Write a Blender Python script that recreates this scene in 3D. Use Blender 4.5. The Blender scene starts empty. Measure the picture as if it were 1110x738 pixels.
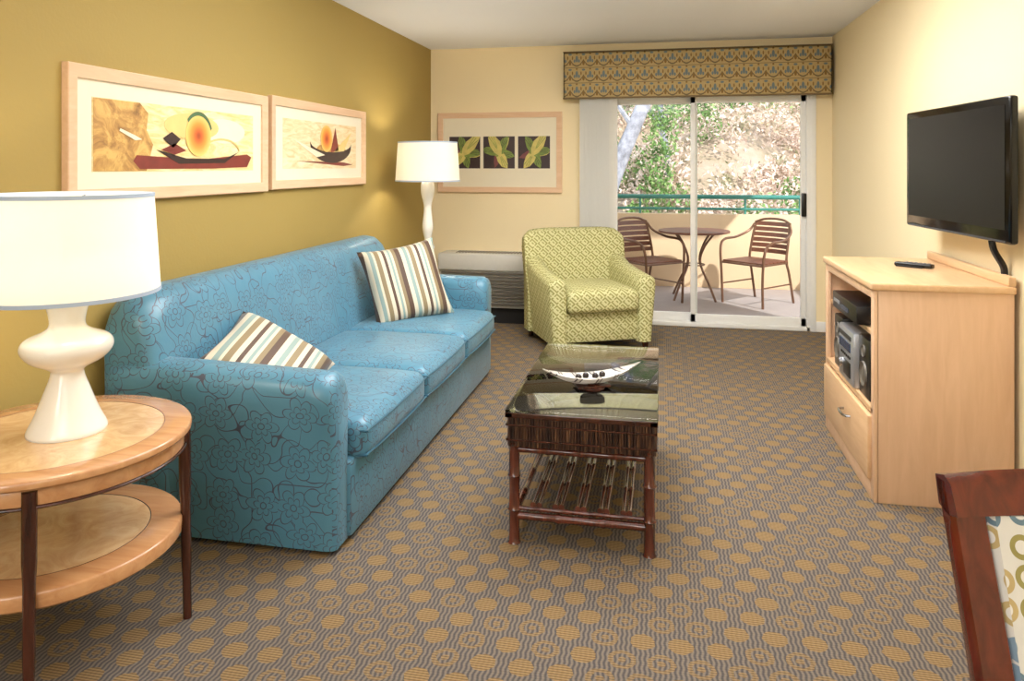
import bpy, bmesh, math, random
from math import sin, cos, pi, radians, sqrt, atan2
from mathutils import Vector, Matrix
random.seed(7)
scene = bpy.context.scene
COL = scene.collection
scene.view_settings.view_transform = 'Standard'

def C(r, g, b):
    def f(v):
        v /= 255.0
        return v/12.92 if v <= .04045 else ((v+.055)/1.055)**2.4
    return (f(r), f(g), f(b), 1.0)

# ------------------------------------------------------------------ materials
class N:
    def __init__(s, name, color=None, rough=.5, metal=0.0, spec=None):
        s.mat = bpy.data.materials.new(name); s.mat.use_nodes = True
        s.nt = s.mat.node_tree; s.nt.nodes.clear()
        s.out = s.nt.nodes.new('ShaderNodeOutputMaterial')
        s.b = s.nt.nodes.new('ShaderNodeBsdfPrincipled')
        s.nt.links.new(s.b.outputs[0], s.out.inputs[0])
        s.set('Roughness', rough); s.set('Metallic', metal)
        if color is not None: s.set('Base Color', color)
        if spec is not None: s.set('Specular IOR Level', spec)
    def put(s, inp, v):
        if v is None: return
        if isinstance(v, bpy.types.NodeSocket): s.nt.links.new(v, inp)
        else:
            if inp.type == 'VECTOR' and isinstance(v, (int, float)): v = (v, v, v)
            inp.default_value = v
    def set(s, k, v): s.put(s.b.inputs[k], v); return s
    def node(s, t): return s.nt.nodes.new(t)
    def m(s, op, a, b=None, c=None, clamp=False):
        n = s.node('ShaderNodeMath'); n.operation = op; n.use_clamp = clamp
        s.put(n.inputs[0], a); s.put(n.inputs[1], b)
        if c is not None: s.put(n.inputs[2], c)
        return n.outputs[0]
    def vm(s, op, a, b=None, out=0):
        n = s.node('ShaderNodeVectorMath'); n.operation = op
        s.put(n.inputs[0], a); s.put(n.inputs[1], b)
        return n.outputs[out]
    def scale(s, v, k):
        n = s.node('ShaderNodeVectorMath'); n.operation = 'SCALE'
        s.put(n.inputs[0], v); n.inputs['Scale'].default_value = k
        return n.outputs[0]
    def mix(s, f, a, b, blend='MIX'):
        n = s.node('ShaderNodeMix'); n.data_type = 'RGBA'; n.blend_type = blend
        s.put(n.inputs[0], f); s.put(n.inputs[6], a); s.put(n.inputs[7], b)
        return n.outputs[2]
    def ramp(s, f, stops, interp='LINEAR'):
        n = s.node('ShaderNodeValToRGB'); r = n.color_ramp; r.interpolation = interp
        while len(r.elements) > 1: r.elements.remove(r.elements[-1])
        r.elements[0].position = stops[0][0]; r.elements[0].color = stops[0][1]
        for p, c in stops[1:]:
            e = r.elements.new(p); e.color = c
        s.put(n.inputs[0], f); return n.outputs[0]
    def co(s, kind='Object'):
        return s.node('ShaderNodeTexCoord').outputs[kind]
    def sep(s, v):
        n = s.node('ShaderNodeSeparateXYZ'); s.put(n.inputs[0], v); return n.outputs
    def comb(s, x=0, y=0, z=0):
        n = s.node('ShaderNodeCombineXYZ'); s.put(n.inputs[0], x); s.put(n.inputs[1], y); s.put(n.inputs[2], z)
        return n.outputs[0]
    def noise(s, v, sc=5, detail=2, rough=.5, dist=0, out='Fac'):
        n = s.node('ShaderNodeTexNoise'); s.put(n.inputs['Vector'], v)
        n.inputs['Scale'].default_value = sc; n.inputs['Detail'].default_value = detail
        n.inputs['Roughness'].default_value = rough; n.inputs['Distortion'].default_value = dist
        return n.outputs[0 if out == 'Fac' else 1]
    def bump(s, h, strength=.3, dist=.002):
        n = s.node('ShaderNodeBump'); n.inputs['Strength'].default_value = strength
        n.inputs['Distance'].default_value = dist
        s.put(n.inputs['Height'], h); s.put(s.b.inputs['Normal'], n.outputs[0]); return s

def plain(name, col, rough=.5, metal=0.0, var=.06, vs=30):
    n = N(name, None, rough, metal)
    f = n.noise(n.co(), vs, 3)
    dk = tuple(max(0, x*(1-var*2)) for x in col[:3])+(1,)
    lt = tuple(min(1, x*(1+var)) for x in col[:3])+(1,)
    n.set('Base Color', n.mix(f, dk, lt)); return n.mat

def wall_mat(name, col):
    n = N(name, None, .75)
    v = n.co()
    f = n.noise(v, 1.3, 2)
    dk = tuple(x*.95 for x in col[:3])+(1,)
    n.set('Base Color', n.mix(f, dk, col))
    n.bump(n.noise(v, 70, 3), .25, .003); return n.mat

def wood(name, c1, c2, rough=.35, axis=0, sc=1.0, coat=.2):
    n = N(name, None, rough)
    v = n.sep(n.co())
    k = [9*sc]*3; k[axis] = 1.1*sc
    vec = n.comb(n.m('MULTIPLY', v[0], k[0]), n.m('MULTIPLY', v[1], k[1]), n.m('MULTIPLY', v[2], k[2]))
    f = n.noise(vec, 3.0, 6, .6, .6)
    col = n.ramp(f, [(.3, c1), (.5, tuple((a+b)/2 for a, b in zip(c1, c2))), (.68, c2)])
    n.set('Base Color', col); n.set('Coat Weight', coat); return n.mat

M = {}
M['olive'] = wall_mat('paint_olive_gold', C(168, 144, 78))
M['cream'] = wall_mat('paint_cream', C(246, 228, 186))
M['ceil'] = wall_mat('paint_ceiling_white', C(244, 246, 252))
M['trimw'] = plain('trim_white', C(240, 239, 235), .4, 0, .02)
M['maple'] = wood('maple_wood', C(214, 172, 126), C(228, 190, 146), .35, 1)
M['maplev'] = wood('maple_wood_vertical', C(218, 178, 140), C(228, 190, 154), .4, 2, 1, .1)
M['mapleframe'] = wood('maple_frame', C(220, 180, 142), C(232, 196, 160), .4, 0)
M['darkwood'] = wood('dark_walnut', C(44, 22, 16), C(84, 44, 30), .25, 2)
M['mahog'] = wood('mahogany', C(70, 20, 12), C(106, 36, 22), .2, 2, 1.2, .5)
M['bamboo'] = wood('stained_bamboo', C(56, 24, 18), C(110, 54, 38), .2, 2, 1.5, .6)
M['black'] = plain('black_plastic', C(16, 16, 18), .3, 0, .05)
M['silver'] = plain('silver_plastic', C(178, 182, 188), .28, .6, .04)
M['metal'] = plain('chrome_metal', C(170, 170, 172), .25, 1, .03)
M['bronze'] = plain('bronze_metal', C(124, 90, 70), .35, .4, .08)
M['slat'] = plain('brown_slat', C(124, 78, 60), .45, 0, .1)
M['ceramic'] = N('white_ceramic', C(240, 236, 226), .18).set('Coat Weight', .3).mat
M['teal'] = plain('teal_rail_paint', C(60, 140, 130), .4, 0, .04)
M['stucco'] = wall_mat('balcony_stucco', C(230, 202, 166))
M['conc'] = plain('balcony_concrete', C(174, 164, 162), .8, 0, .06, 8)
M['grille'] = plain('ptac_grille', C(104, 98, 88), .5, 0, .05)
M['ptac'] = plain('ptac_cream_plastic', C(206, 204, 196), .4, 0, .03)
M['mat'] = plain('mat_board', C(236, 226, 200), .7, 0, .01)
M['dark'] = plain('dark_void', C(24, 22, 22), .7, 0, .05)

def clearglass(name, tint, g, ro=.02):
    n = N(name); n.nt.nodes.remove(n.b)
    tr = n.node('ShaderNodeBsdfTransparent'); tr.inputs[0].default_value = tint
    gl = n.node('ShaderNodeBsdfGlossy'); gl.inputs['Roughness'].default_value = ro
    mx = n.node('ShaderNodeMixShader')
    if g is None:
        fr_ = n.node('ShaderNodeFresnel'); fr_.inputs[0].default_value = 1.40; n.put(mx.inputs[0], fr_.outputs[0])
    else: mx.inputs[0].default_value = g
    n.nt.links.new(tr.outputs[0], mx.inputs[1]); n.nt.links.new(gl.outputs[0], mx.inputs[2])
    n.nt.links.new(mx.outputs[0], n.out.inputs[0]); return n.mat
M['glass'] = clearglass('door_glass', (.97, .98, .98, 1), .02)
M['tglass'] = clearglass('table_glass', (.94, .95, .94, 1), None, .035)

def translucent(name, c1, c2, ct, fac, sc=300):
    n = N(name); n.nt.nodes.remove(n.b)
    df = n.node('ShaderNodeBsdfDiffuse'); tl = n.node('ShaderNodeBsdfTranslucent'); tl.inputs[0].default_value = ct
    n.put(df.inputs[0], n.mix(n.noise(n.co(), sc, 1), c1, c2))
    mx = n.node('ShaderNodeMixShader'); mx.inputs[0].default_value = fac
    n.nt.links.new(df.outputs[0], mx.inputs[1]); n.nt.links.new(tl.outputs[0], mx.inputs[2])
    n.nt.links.new(mx.outputs[0], n.out.inputs[0]); return n.mat
M['shade'] = translucent('lamp_shade_cloth', C(248, 247, 242), C(254, 253, 249), C(255, 250, 240), .5)
M['blind'] = translucent('blind_vinyl', C(246, 245, 241), C(251, 250, 247), C(251, 250, 245), .4, 60)
M['shadetrim'] = plain('shade_trim', C(176, 192, 212), .6, 0, .02)
n = N('bulb_glow', C(255, 240, 210)); n.set('Emission Color', C(255, 226, 170)); n.set('Emission Strength', 6.0); M['bulb'] = n.mat

# carpet
n = N('carpet_circles', None, .95, spec=.1)
x, y, z = n.sep(n.co())[0:3]
a, b = .110, .090
row = n.m('FLOOR', n.m('DIVIDE', y, b))
off = n.m('MULTIPLY', n.m('MODULO', n.m('ABSOLUTE', row), 2.0), .5)
xx = n.m('ADD', n.m('DIVIDE', x, a), off)
cell = n.m('FLOOR', xx)
fx = n.m('MULTIPLY', n.m('SUBTRACT', n.m('FRACT', xx), .5), a)
fy = n.m('MULTIPLY', n.m('SUBTRACT', n.m('FRACT', n.m('DIVIDE', y, b)), .5), b)
wob = n.m('MULTIPLY', n.m('SUBTRACT', n.noise(n.co(), 60, 1), .5), .012)
d = n.m('ADD', n.m('SQRT', n.m('ADD', n.m('MULTIPLY', fx, fx), n.m('MULTIPLY', fy, fy))), wob)
wn = n.node('ShaderNodeTexWhiteNoise'); wn.noise_dimensions = '2D'; n.put(wn.inputs['Vector'], n.comb(cell, row, 0))
rnd = wn.outputs[0]
fill = n.m('LESS_THAN', d, .036)
ring = n.m('MAXIMUM', n.m('MULTIPLY', n.m('LESS_THAN', d, .040), n.m('GREATER_THAN', d, .025)), n.m('LESS_THAN', d, .012))
sel = n.m('GREATER_THAN', rnd, .42)
mask = n.m('ADD', n.m('MULTIPLY', fill, sel), n.m('MULTIPLY', n.m('MULTIPLY', ring, .8), n.m('SUBTRACT', 1.0, sel)))
rib = n.m('ADD', n.m('MULTIPLY', n.m('SINE', n.m('MULTIPLY', y, 2*pi/.010)), .5), .5)
ribx = n.m('ADD', n.m('MULTIPLY', n.m('SINE', n.m('ADD', n.m('MULTIPLY', x, 2*pi/.014), n.m('MULTIPLY', n.m('SINE', n.m('MULTIPLY', y, 2*pi/.04)), .7))), .5), .5)
fz = n.noise(n.co(), 350, 2)
base = n.mix(ribx, C(78, 72, 69), C(132, 120, 104))
base = n.mix(n.m('MULTIPLY', fz, .4), base, C(96, 94, 98))
gold = n.mix(rib, C(112, 88, 56), C(164, 134, 88))
colr = n.mix(n.m('MULTIPLY', mask, .8), base, gold)
n.set('Base Color', colr)
n.bump(n.m('ADD', fz, n.m('MULTIPLY', rib, .6)), .5, .004)
M['carpet'] = n.mat

# sofa floral
n = N('sofa_blue_floral', None, .34, spec=.5)
uv = n.co('UV')
nz = n.noise(uv, 9, 1, out='Color')
uvd = n.vm('ADD', uv, n.scale(n.vm('SUBTRACT', nz, .5), .030))
vo = n.node('ShaderNodeTexVoronoi'); vo.voronoi_dimensions = '2D'; n.put(vo.inputs['Vector'], uvd)
vo.inputs['Scale'].default_value = 6.6; vo.inputs['Randomness'].default_value = .55
df_ = n.vm('SUBTRACT', uvd, vo.outputs['Position'])
dx, dy = n.sep(df_)[0:2]
r = n.m('SQRT', n.m('ADD', n.m('MULTIPLY', dx, dx), n.m('MULTIPLY', dy, dy)))
phi = n.m('ADD', n.m('ARCTAN2', dy, dx), 0.0)
def petal(R, k, ph, amp, w):
    ab = n.m('ABSOLUTE', n.m('COSINE', n.m('ADD', n.m('MULTIPLY', phi, k/2), ph)))
    rr = n.m('MULTIPLY', n.m('ADD', n.m('MULTIPLY', ab, amp), 1-amp), R)
    return n.m('LESS_THAN', n.m('ABSOLUTE', n.m('SUBTRACT', r, rr)), w), rr, ab
l1, R1, ab1 = petal(.066, 6, .3, .38, .0019)
l2, R2, ab2 = petal(.038, 6, .3, .40, .0016)
l3 = n.m('LESS_THAN', n.m('ABSOLUTE', n.m('SUBTRACT', r, .012)), .0018)
spoke = n.m('MULTIPLY', n.m('LESS_THAN', ab1, .06), n.m('MULTIPLY', n.m('GREATER_THAN', r, .014), n.m('LESS_THAN', r, .040)))
fl = n.m('MAXIMUM', n.m('MAXIMUM', l1, l2), n.m('MAXIMUM', l3, spoke))
outside = n.m('GREATER_THAN', r, n.m('ADD', R1, .002))
n1 = n.noise(uv, 8, 0); n2 = n.noise(n.vm('ADD', uv, (3.3, 7.1, 0)), 12, 0)
v1 = n.m('LESS_THAN', n.m('ABSOLUTE', n.m('SUBTRACT', n1, .5)), .008)
v2 = n.m('LESS_THAN', n.m('ABSOLUTE', n.m('SUBTRACT', n2, .45)), .010)
vine = n.m('MULTIPLY', n.m('MAXIMUM', v1, v2), outside)
lines = n.m('MAXIMUM', fl, vine)
big = n.noise(uv, 3, 2)
teal = n.mix(big, C(70, 122, 146), C(92, 146, 170))
n.set('Base Color', n.mix(n.m('MULTIPLY', lines, .76), teal, C(70, 46, 58)))
n.set('Sheen Weight', .10)
n.bump(n.noise(uv, 14, 3), .25, .012)
M['sofa'] = n.mat
M['sofapipe'] = plain('sofa_piping', C(56, 100, 120), .4)

# armchair woven fretwork
n = N('armchair_green_weave', None, .75)
uv = n.co('UV'); u, v = n.sep(uv)[0:2]
p = .085
def fr(s_): return n.m('ABSOLUTE', n.m('SUBTRACT', n.m('FRACT', n.m('DIVIDE', s_, p)), .5))
man = n.m('ADD', fr(u), fr(v))
st = n.m('GREATER_THAN', n.m('FRACT', n.m('MULTIPLY', man, 3.0)), .5)
brk = n.m('GREATER_THAN', n.m('FRACT', n.m('DIVIDE', n.m('ADD', u, v), p)), .84)
pat = n.m('MULTIPLY', st, n.m('SUBTRACT', 1.0, brk))
n.set('Base Color', n.mix(pat, C(206, 202, 150), C(146, 142, 80)))
n.bump(pat, .3, .002); M['achair'] = n.mat

# pillow stripes
n = N('pillow_stripes', None, .6)
uv = n.co('UV'); u = n.m('FRACT', n.m('MULTIPLY', n.sep(uv)[0], 4.6))
br, cr_, aq, tn = C(82, 58, 42), C(214, 204, 180), C(140, 162, 156), C(140, 122, 88)
n.set('Base Color', n.ramp(u, [(0, br), (.13, cr_), (.24, aq), (.34, cr_), (.40, tn), (.52, cr_), (.62, br), (.70, cr_), (.78, aq), (.84, cr_), (.90, tn)], 'CONSTANT'))
n.set('Sheen Weight', .2); M['pillow'] = n.mat

# valance damask
n = N('valance_damask', None, .7)
uv = n.co('UV'); u, v = n.sep(uv)[0:2]
PU = .118
au = n.m('ABSOLUTE', n.m('SUBTRACT', n.m('FRACT', n.m('DIVIDE', u, PU)), .5))
vv_ = n.m('FRACT', n.m('DIVIDE', n.m('SUBTRACT', v, 2.0), .135))
def blob(cu, cv, ru, rv):
    return n.m('LESS_THAN', n.m('ADD', n.m('POWER', n.m('ABSOLUTE', n.m('DIVIDE', n.m('SUBTRACT', au, cu), ru)), 2.0), n.m('POWER', n.m('ABSOLUTE', n.m('DIVIDE', n.m('SUBTRACT', vv_, cv), rv)), 2.0)), 1.0)
def vmax(*l):
    o_ = l[0]
    for q in l[1:]: o_ = n.m('MAXIMUM', o_, q)
    return o_
blue = vmax(blob(0, .55, .10, .22), blob(.17, .42, .07, .11), blob(.5, .85, .13, .07))
gold = vmax(blob(0, .9, .07, .06), blob(.5, .3, .09, .16), blob(.32, .62, .05, .12), blob(.28, .2, .06, .05))
swag = n.m('LESS_THAN', n.m('ABSOLUTE', n.m('SUBTRACT', vv_, n.m('ADD', .10, n.m('MULTIPLY', n.m('POWER', au, 2.0), 1.6)))), .045)
band = n.m('LESS_THAN', n.m('ABSOLUTE', n.m('SUBTRACT', vv_, .985)), .02)
c0 = n.mix(n.noise(uv, 80, 2), C(192, 168, 116), C(170, 146, 96))
c0 = n.mix(vmax(swag, band), c0, C(108, 94, 68)); c0 = n.mix(blue, c0, C(108, 122, 126)); c0 = n.mix(gold, c0, C(132, 102, 54))
n.set('Base Color', c0); M['valance'] = n.mat

# dining upholstery circles
n = N('dining_upholstery_circles', None, .7)
uv = n.co('UV')
vo = n.node('ShaderNodeTexVoronoi'); vo.voronoi_dimensions = '2D'; n.put(vo.inputs['Vector'], uv)
vo.inputs['Scale'].default_value = 24; vo.inputs['Randomness'].default_value = .35
dd = vo.outputs['Distance']; ch = n.sep(vo.outputs['Color'])[0]
cc = n.ramp(ch, [(0, C(126, 150, 168)), (.33, C(150, 140, 80)), (.55, C(98, 122, 136)), (.85, C(186, 164, 112))], 'CONSTANT')
o = n.m('LESS_THAN', dd, .40); inn = n.m('MULTIPLY', n.m('LESS_THAN', dd, .22), n.m('GREATER_THAN', ch, .3))
c0 = n.mix(o, C(214, 212, 204), cc); c0 = n.mix(inn, c0, C(220, 217, 210))
n.set('Base Color', c0); M['dinfab'] = n.mat

# coffee table woven panel
n = N('woven_reed_panel', None, .45)
x, y, z = n.sep(n.co())[0:3]
wx = n.m('SINE', n.m('MULTIPLY', x, 2*pi/.018)); wy = n.m('SINE', n.m('MULTIPLY', y, 2*pi/.07))
wv = n.m('ADD', n.m('MULTIPLY', n.m('MULTIPLY', wx, wy), .4), .5)
n.set('Base Color', n.mix(wv, C(58, 34, 30), C(138, 98, 80))); n.bump(wv, .4, .004)
M['ctop'] = n.mat
n = N('dark_reed', None, .35)
x, y, z = n.sep(n.co())[0:3]
f = n.noise(n.comb(n.m('MULTIPLY', x, 60), n.m('MULTIPLY', y, 60), n.m('MULTIPLY', z, 4)), 1.5, 2)
n.set('Base Color', n.ramp(f, [(.3, C(28, 18, 16)), (.5, C(60, 38, 30)), (.7, C(120, 86, 62))])); M['reed'] = n.mat

n = N('maple_burl', None, .25)
f = n.noise(n.co(), 9, 6, .65, 2.0)
n.set('Base Color', n.ramp(f, [(.3, C(204, 160, 110)), (.5, C(220, 180, 130)), (.7, C(232, 198, 150))])); n.set('Coat Weight', .5)
M['burl'] = n.mat
M['rim'] = wood('maple_rim', C(182, 128, 84), C(204, 154, 106), .25, 0, 1, .5)

n = N('tv_screen', C(9, 10, 14), .30, spec=.25); M['screen'] = n.mat
M['tvgloss'] = N('tv_gloss_black', C(8, 8, 9), .12, spec=.4).mat

# hill + foliage
n = N('hillside_soil', None, .95)
v = n.co(); f = n.noise(v, 1.6, 8, .7); g = n.noise(v, 7, 5, .7)
c0 = n.ramp(f, [(.3, C(96, 102, 66)), (.45, C(184, 164, 142)), (.6, C(202, 178, 162)), (.75, C(110, 124, 76))])
n.set('Base Color', n.mix(n.m('MULTIPLY', g, .5), c0, C(120, 104, 84))); M['hill'] = n.mat
def leafmat(name, stops, sc):
    n = N(name, None, .8); f = n.noise(n.co(), sc, 3, .7)
    n.set('Base Color', n.ramp(f, stops)); return n.mat
M['brush'] = leafmat('dry_brush', [(.3, C(124, 136, 86)), (.42, C(212, 190, 170)), (.55, C(242, 218, 208)), (.66, C(194, 176, 142)), (.75, C(140, 156, 92))], 2.2)
M['leaf'] = leafmat('green_leaves', [(.3, C(56, 88, 46)), (.5, C(108, 146, 76)), (.7, C(172, 196, 122))], 4)
M['bark'] = leafmat('grey_bark', [(.3, C(110, 110, 118)), (.6, C(166, 166, 176)), (.8, C(196, 196, 202))], 6)

# ------------------------------------------------------------------ geometry helpers
def group(name, loc=(0, 0, 0), rot=(0, 0, 0)):
    e = bpy.data.objects.new(name, None); e.empty_display_size = .1
    e.location = loc; e.rotation_euler = rot; COL.objects.link(e); return e

def finish(name, bm, mat, parent=None, loc=(0, 0, 0), rot=(0, 0, 0), smooth=True, ang=40, uv=True):
    bmesh.ops.recalc_face_normals(bm, faces=bm.faces)
    if uv:
        L = bm.loops.layers.uv.verify()
        for f in bm.faces:
            nx, ny, nz = [abs(t) for t in f.normal]
            for l in f.loops:
                p = l.vert.co
                if nx >= ny and nx >= nz: l[L].uv = (p.y, p.z)
                elif ny >= nz: l[L].uv = (p.x, p.z)
                else: l[L].uv = (p.x, p.y)
    me = bpy.data.meshes.new(name); bm.to_mesh(me); bm.free()
    if mat: me.materials.append(mat)
    if smooth:
        me.shade_smooth(); me.set_sharp_from_angle(angle=radians(ang))
    ob = bpy.data.objects.new(name, me); COL.objects.link(ob)
    ob.location = loc; ob.rotation_euler = rot
    if parent: ob.parent = parent
    return ob

def addbox(bm, lo, hi, bev=0, seg=2):
    r = bmesh.ops.create_cube(bm, size=1.0); vs = r['verts']
    for v in vs:
        v.co = Vector(((lo[i]+hi[i])/2+v.co[i]*(hi[i]-lo[i]) for i in range(3)))
    if bev > 0:
        es = list({e for v in vs for e in v.link_edges})
        bmesh.ops.bevel(bm, geom=es, offset=bev, segments=seg, profile=.5, affect='EDGES')

def box(name, lo, hi, mat, parent=None, bev=0.0, seg=2, **k):
    c = [(lo[i]+hi[i])/2 for i in range(3)]
    bm = bmesh.new(); addbox(bm, [lo[i]-c[i] for i in range(3)], [hi[i]-c[i] for i in range(3)], bev, seg)
    return finish(name, bm, mat, parent, loc=k.pop('loc', c), **k)

def boxes(name, lst, mat, parent=None, bev=0.0, **k):
    bm = bmesh.new()
    for lo, hi in lst: addbox(bm, lo, hi, bev)
    return finish(name, bm, mat, parent, **k)

def addloft(bm, secs, cap=True, closed=False):
    rings = [[bm.verts.new(p) for p in s] for s in secs]
    m = len(rings[0]); rr = rings+[rings[0]] if closed else rings
    for A, B in zip(rr[:-1], rr[1:]):
        for i in range(m):
            j = (i+1) % m
            bm.faces.new((A[i], A[j], B[j], B[i]))
    if cap and not closed:
        bm.faces.new(rings[0][::-1]); bm.faces.new(rings[-1])

def loft(name, secs, mat, parent=None, cap=True, **k):
    bm = bmesh.new(); addloft(bm, secs, cap); return finish(name, bm, mat, parent, **k)

def crs(pts, n=6):
    P = [Vector(p) for p in pts]; P = [P[0]*2-P[1]]+P+[P[-1]*2-P[-2]]; out = []
    for i in range(1, len(P)-2):
        for k in range(n):
            t = k/n; a, b, c, d = P[i-1:i+3]
            out.append(.5*((2*b)+(c-a)*t+(2*a-5*b+4*c-d)*t*t+(3*b-a-3*c+d)*t**3))
    out.append(P[-2]); return out

def addtube(bm, pts, r, seg=10, flat=1.0):
    P = [Vector(p) for p in pts]; n_ = len(P)
    R = r if isinstance(r, (list, tuple)) else [r]*n_
    secs = []; up = None
    for i in range(n_):
        t = (P[min(i+1, n_-1)]-P[max(i-1, 0)]).normalized()
        if up is None:
            up = Vector((0, 0, 1)) if abs(t.z) < .9 else Vector((0, 1, 0))
        up = (up-t*up.dot(t)).normalized(); s = t.cross(up)
        secs.append([P[i]+(s*cos(2*pi*k/seg)*flat+up*sin(2*pi*k/seg))*R[i] for k in range(seg)])
    addloft(bm, secs)

def tube(name, pts, r, mat, parent=None, seg=10, **k):
    bm = bmesh.new(); addtube(bm, pts, r, seg); return finish(name, bm, mat, parent, **k)

def lathe(name, prof, mat, parent=None, seg=48, cap=False, **k):
    bm = bmesh.new()
    secs = [[Vector((r_*cos(2*pi*i/seg), r_*sin(2*pi*i/seg), z_)) for i in range(seg)] for r_, z_ in prof]
    addloft(bm, secs, cap); return finish(name, bm, mat, parent, **k)

def cushion(name, hx, hy, hz, r, mat, parent, loc, puff=.02, side=.0, rot=(0, 0, 0)):
    def arr(h):
        a = [0, .12, .35, .65, 1.0]
        l = [-h+r*t for t in a]; m_ = 8
        l += [(-h+r)+(2*(h-r))*k/m_ for k in range(1, m_)]
        return l+[h-r*t for t in reversed(a)]
    ax = [arr(hx), arr(hy), arr(hz)]; H = (hx, hy, hz)
    bm = bmesh.new()
    for d_ in range(3):
        o1, o2 = (d_+1) % 3, (d_+2) % 3
        for sg in (-1, 1):
            g = []
            for a_ in ax[o1]:
                rw = []
                for b_ in ax[o2]:
                    q = [0, 0, 0]; q[d_] = sg*H[d_]; q[o1] = a_; q[o2] = b_
                    inn = Vector([max(-(H[i]-r), min(H[i]-r, q[i])) for i in range(3)])
                    dr = Vector(q)-inn
                    p_ = inn+dr.normalized()*r
                    wx = max(0, 1-(p_.x/hx)**4); wy = max(0, 1-(p_.y/hy)**4); wz = max(0, 1-(p_.z/hz)**2)
                    if p_.z > 0: p_.z += puff*wx*wy*(p_.z/hz)
                    p_.x += side*wy*wz*(p_.x/hx)
                    rw.append(bm.verts.new(p_))
                g.append(rw)
            for i in range(len(g)-1):
                for j in range(len(g[0])-1):
                    f = (g[i][j], g[i+1][j], g[i+1][j+1], g[i][j+1])
                    bm.faces.new(f if sg > 0 else f[::-1])
    bmesh.ops.remove_doubles(bm, verts=bm.verts, dist=1e-5)
    return finish(name, bm, mat, parent, loc=loc, rot=rot, ang=60)

def polyflat(name, pts, mat, parent, z=0.001, th=.001):
    bm = bmesh.new()
    f = bm.faces.new([bm.verts.new((p[0], p[1], z)) for p in pts])
    r = bmesh.ops.extrude_face_region(bm, geom=[f])
    for v in r['geom']:
        if isinstance(v, bmesh.types.BMVert): v.co.z += th
    return finish(name, bm, mat, parent, smooth=False)

def ell(cx, cy, a_, b_, n_=28, a0=0, a1=2*pi):
    full = abs(a1-a0-2*pi) < 1e-6
    return [(cx+a_*cos(a0+(a1-a0)*i/(n_ if full else n_-1)), cy+b_*sin(a0+(a1-a0)*i/(n_ if full else n_-1))) for i in range(n_)]

# ------------------------------------------------------------------ room shell
XL, XR, YB, YF, ZC = -2.12, 1.41, 6.63, -2.4, 2.49
boxes('floor', [((XL-.1, YF-.1, -.12), (XR+.1, YB+.02, 0))], M['carpet'], smooth=False)
boxes('ceiling', [((XL-.1, YF-.1, ZC), (XR+.1, YB+.15, ZC+.12))], M['ceil'], smooth=False)
boxes('wall_left', [((XL-.1, YF-.1, 0), (XL, YB+.15, ZC))], M['olive'], smooth=False)
boxes('wall_right', [((XR, YF-.1, 0), (XR+.1, YB+.15, ZC))], M['cream'], smooth=False)
boxes('wall_front', [((XL, YF-.1, 0), (XR, YF, ZC))], M['cream'], smooth=False)
DX0, DX1, DZ = -.69, 1.25, 2.06
boxes('wall_back', [((XL, YB, 0), (DX0, YB+.15, ZC)), ((DX1, YB, 0), (XR, YB+.15, ZC)), ((DX0, YB, DZ), (DX1, YB+.15, ZC))], M['cream'], smooth=False)
boxes('baseboard_right', [((XR-.014, YF, 0), (XR, YB, .085))], M['trimw'], bev=.003)
boxes('baseboard_back', [((XL+.014, YB-.014, 0), (DX0-.03, YB, .085)), ((DX1+.03, YB-.014, 0), (XR-.014, YB, .085))], M['trimw'], bev=.003)
boxes('baseboard_left', [((XL, YF, 0), (XL+.014, YB-.014, .085))], M['trimw'], bev=.003)

# ------------------------------------------------------------------ sliding door
dg = group('door_1', ((DX0+DX1)/2, YB+.06, 0))
w2 = (DX1-DX0)/2
boxes('frame', [((-w2, -.06, 0), (-w2+.045, .07, DZ)), ((w2-.045, -.07, 0), (w2, .07, DZ)), ((-w2, -.06, DZ-.05), (w2, .07, DZ)), ((-w2, -.07, 0), (w2, .07, .035))], M['trimw'], dg, .004)
boxes('casing', [((w2-.02, -.075, 0), (w2+.03, -.06, DZ+.03)), ((-w2-.03, -.075, 0), (-w2+.02, -.06, DZ+.03))], M['trimw'], dg, .003)
def panel(nm, x0, x1, y0):
    s = .042
    boxes(nm, [((x0, y0, .035), (x0+s, y0+.035, DZ-.05)), ((x1-s, y0, .035), (x1, y0+.035, DZ-.05)),
               ((x0, y0, .035), (x1, y0+.035, .035+.07)), ((x0, y0, DZ-.11), (x1, y0+.035, DZ-.05))], M['trimw'], dg, .003)
    boxes(nm+'_glass', [((x0+s, y0+.014, .1), (x1-s, y0+.02, DZ-.1))], M['glass'], dg, smooth=False)
panel('panel_fixed', -w2+.045, .03, .01)
panel('panel_sliding', -.03, w2-.045, -.04)
boxes('handle', [((w2-.085, -.075, .97), (w2-.045, -.04, 1.17))], M['black'], dg, .008)

# vertical blinds stack
vb = group('vertical_blinds', (-.55, YB-.07, 0))
bm = bmesh.new()
for i in range(13):
    xx = -.125+i*.0215
    bmv = Matrix.Translation((xx, 0, 0)) @ Matrix.Rotation(radians(38+random.uniform(-4, 4)), 4, 'Z')
    secs = []
    for zz in (.05, 2.02):
        ring_ = [bmv @ Vector((t, .006*(1-(t/.045)**2), zz)) for t in (-.045, -.022, 0, .022, .045)]
        ring_ += [bmv @ Vector((t, .006*(1-(t/.045)**2)+.0012, zz)) for t in (.045, .022, 0, -.022, -.045)]
        secs.append(ring_)
    addloft(bm, secs)
finish('slats', bm, M['blind'], vb)
boxes('head_rail', [((-.14, -.02, 2.02), (1.75, .02, 2.05))], M['trimw'], vb)

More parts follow.
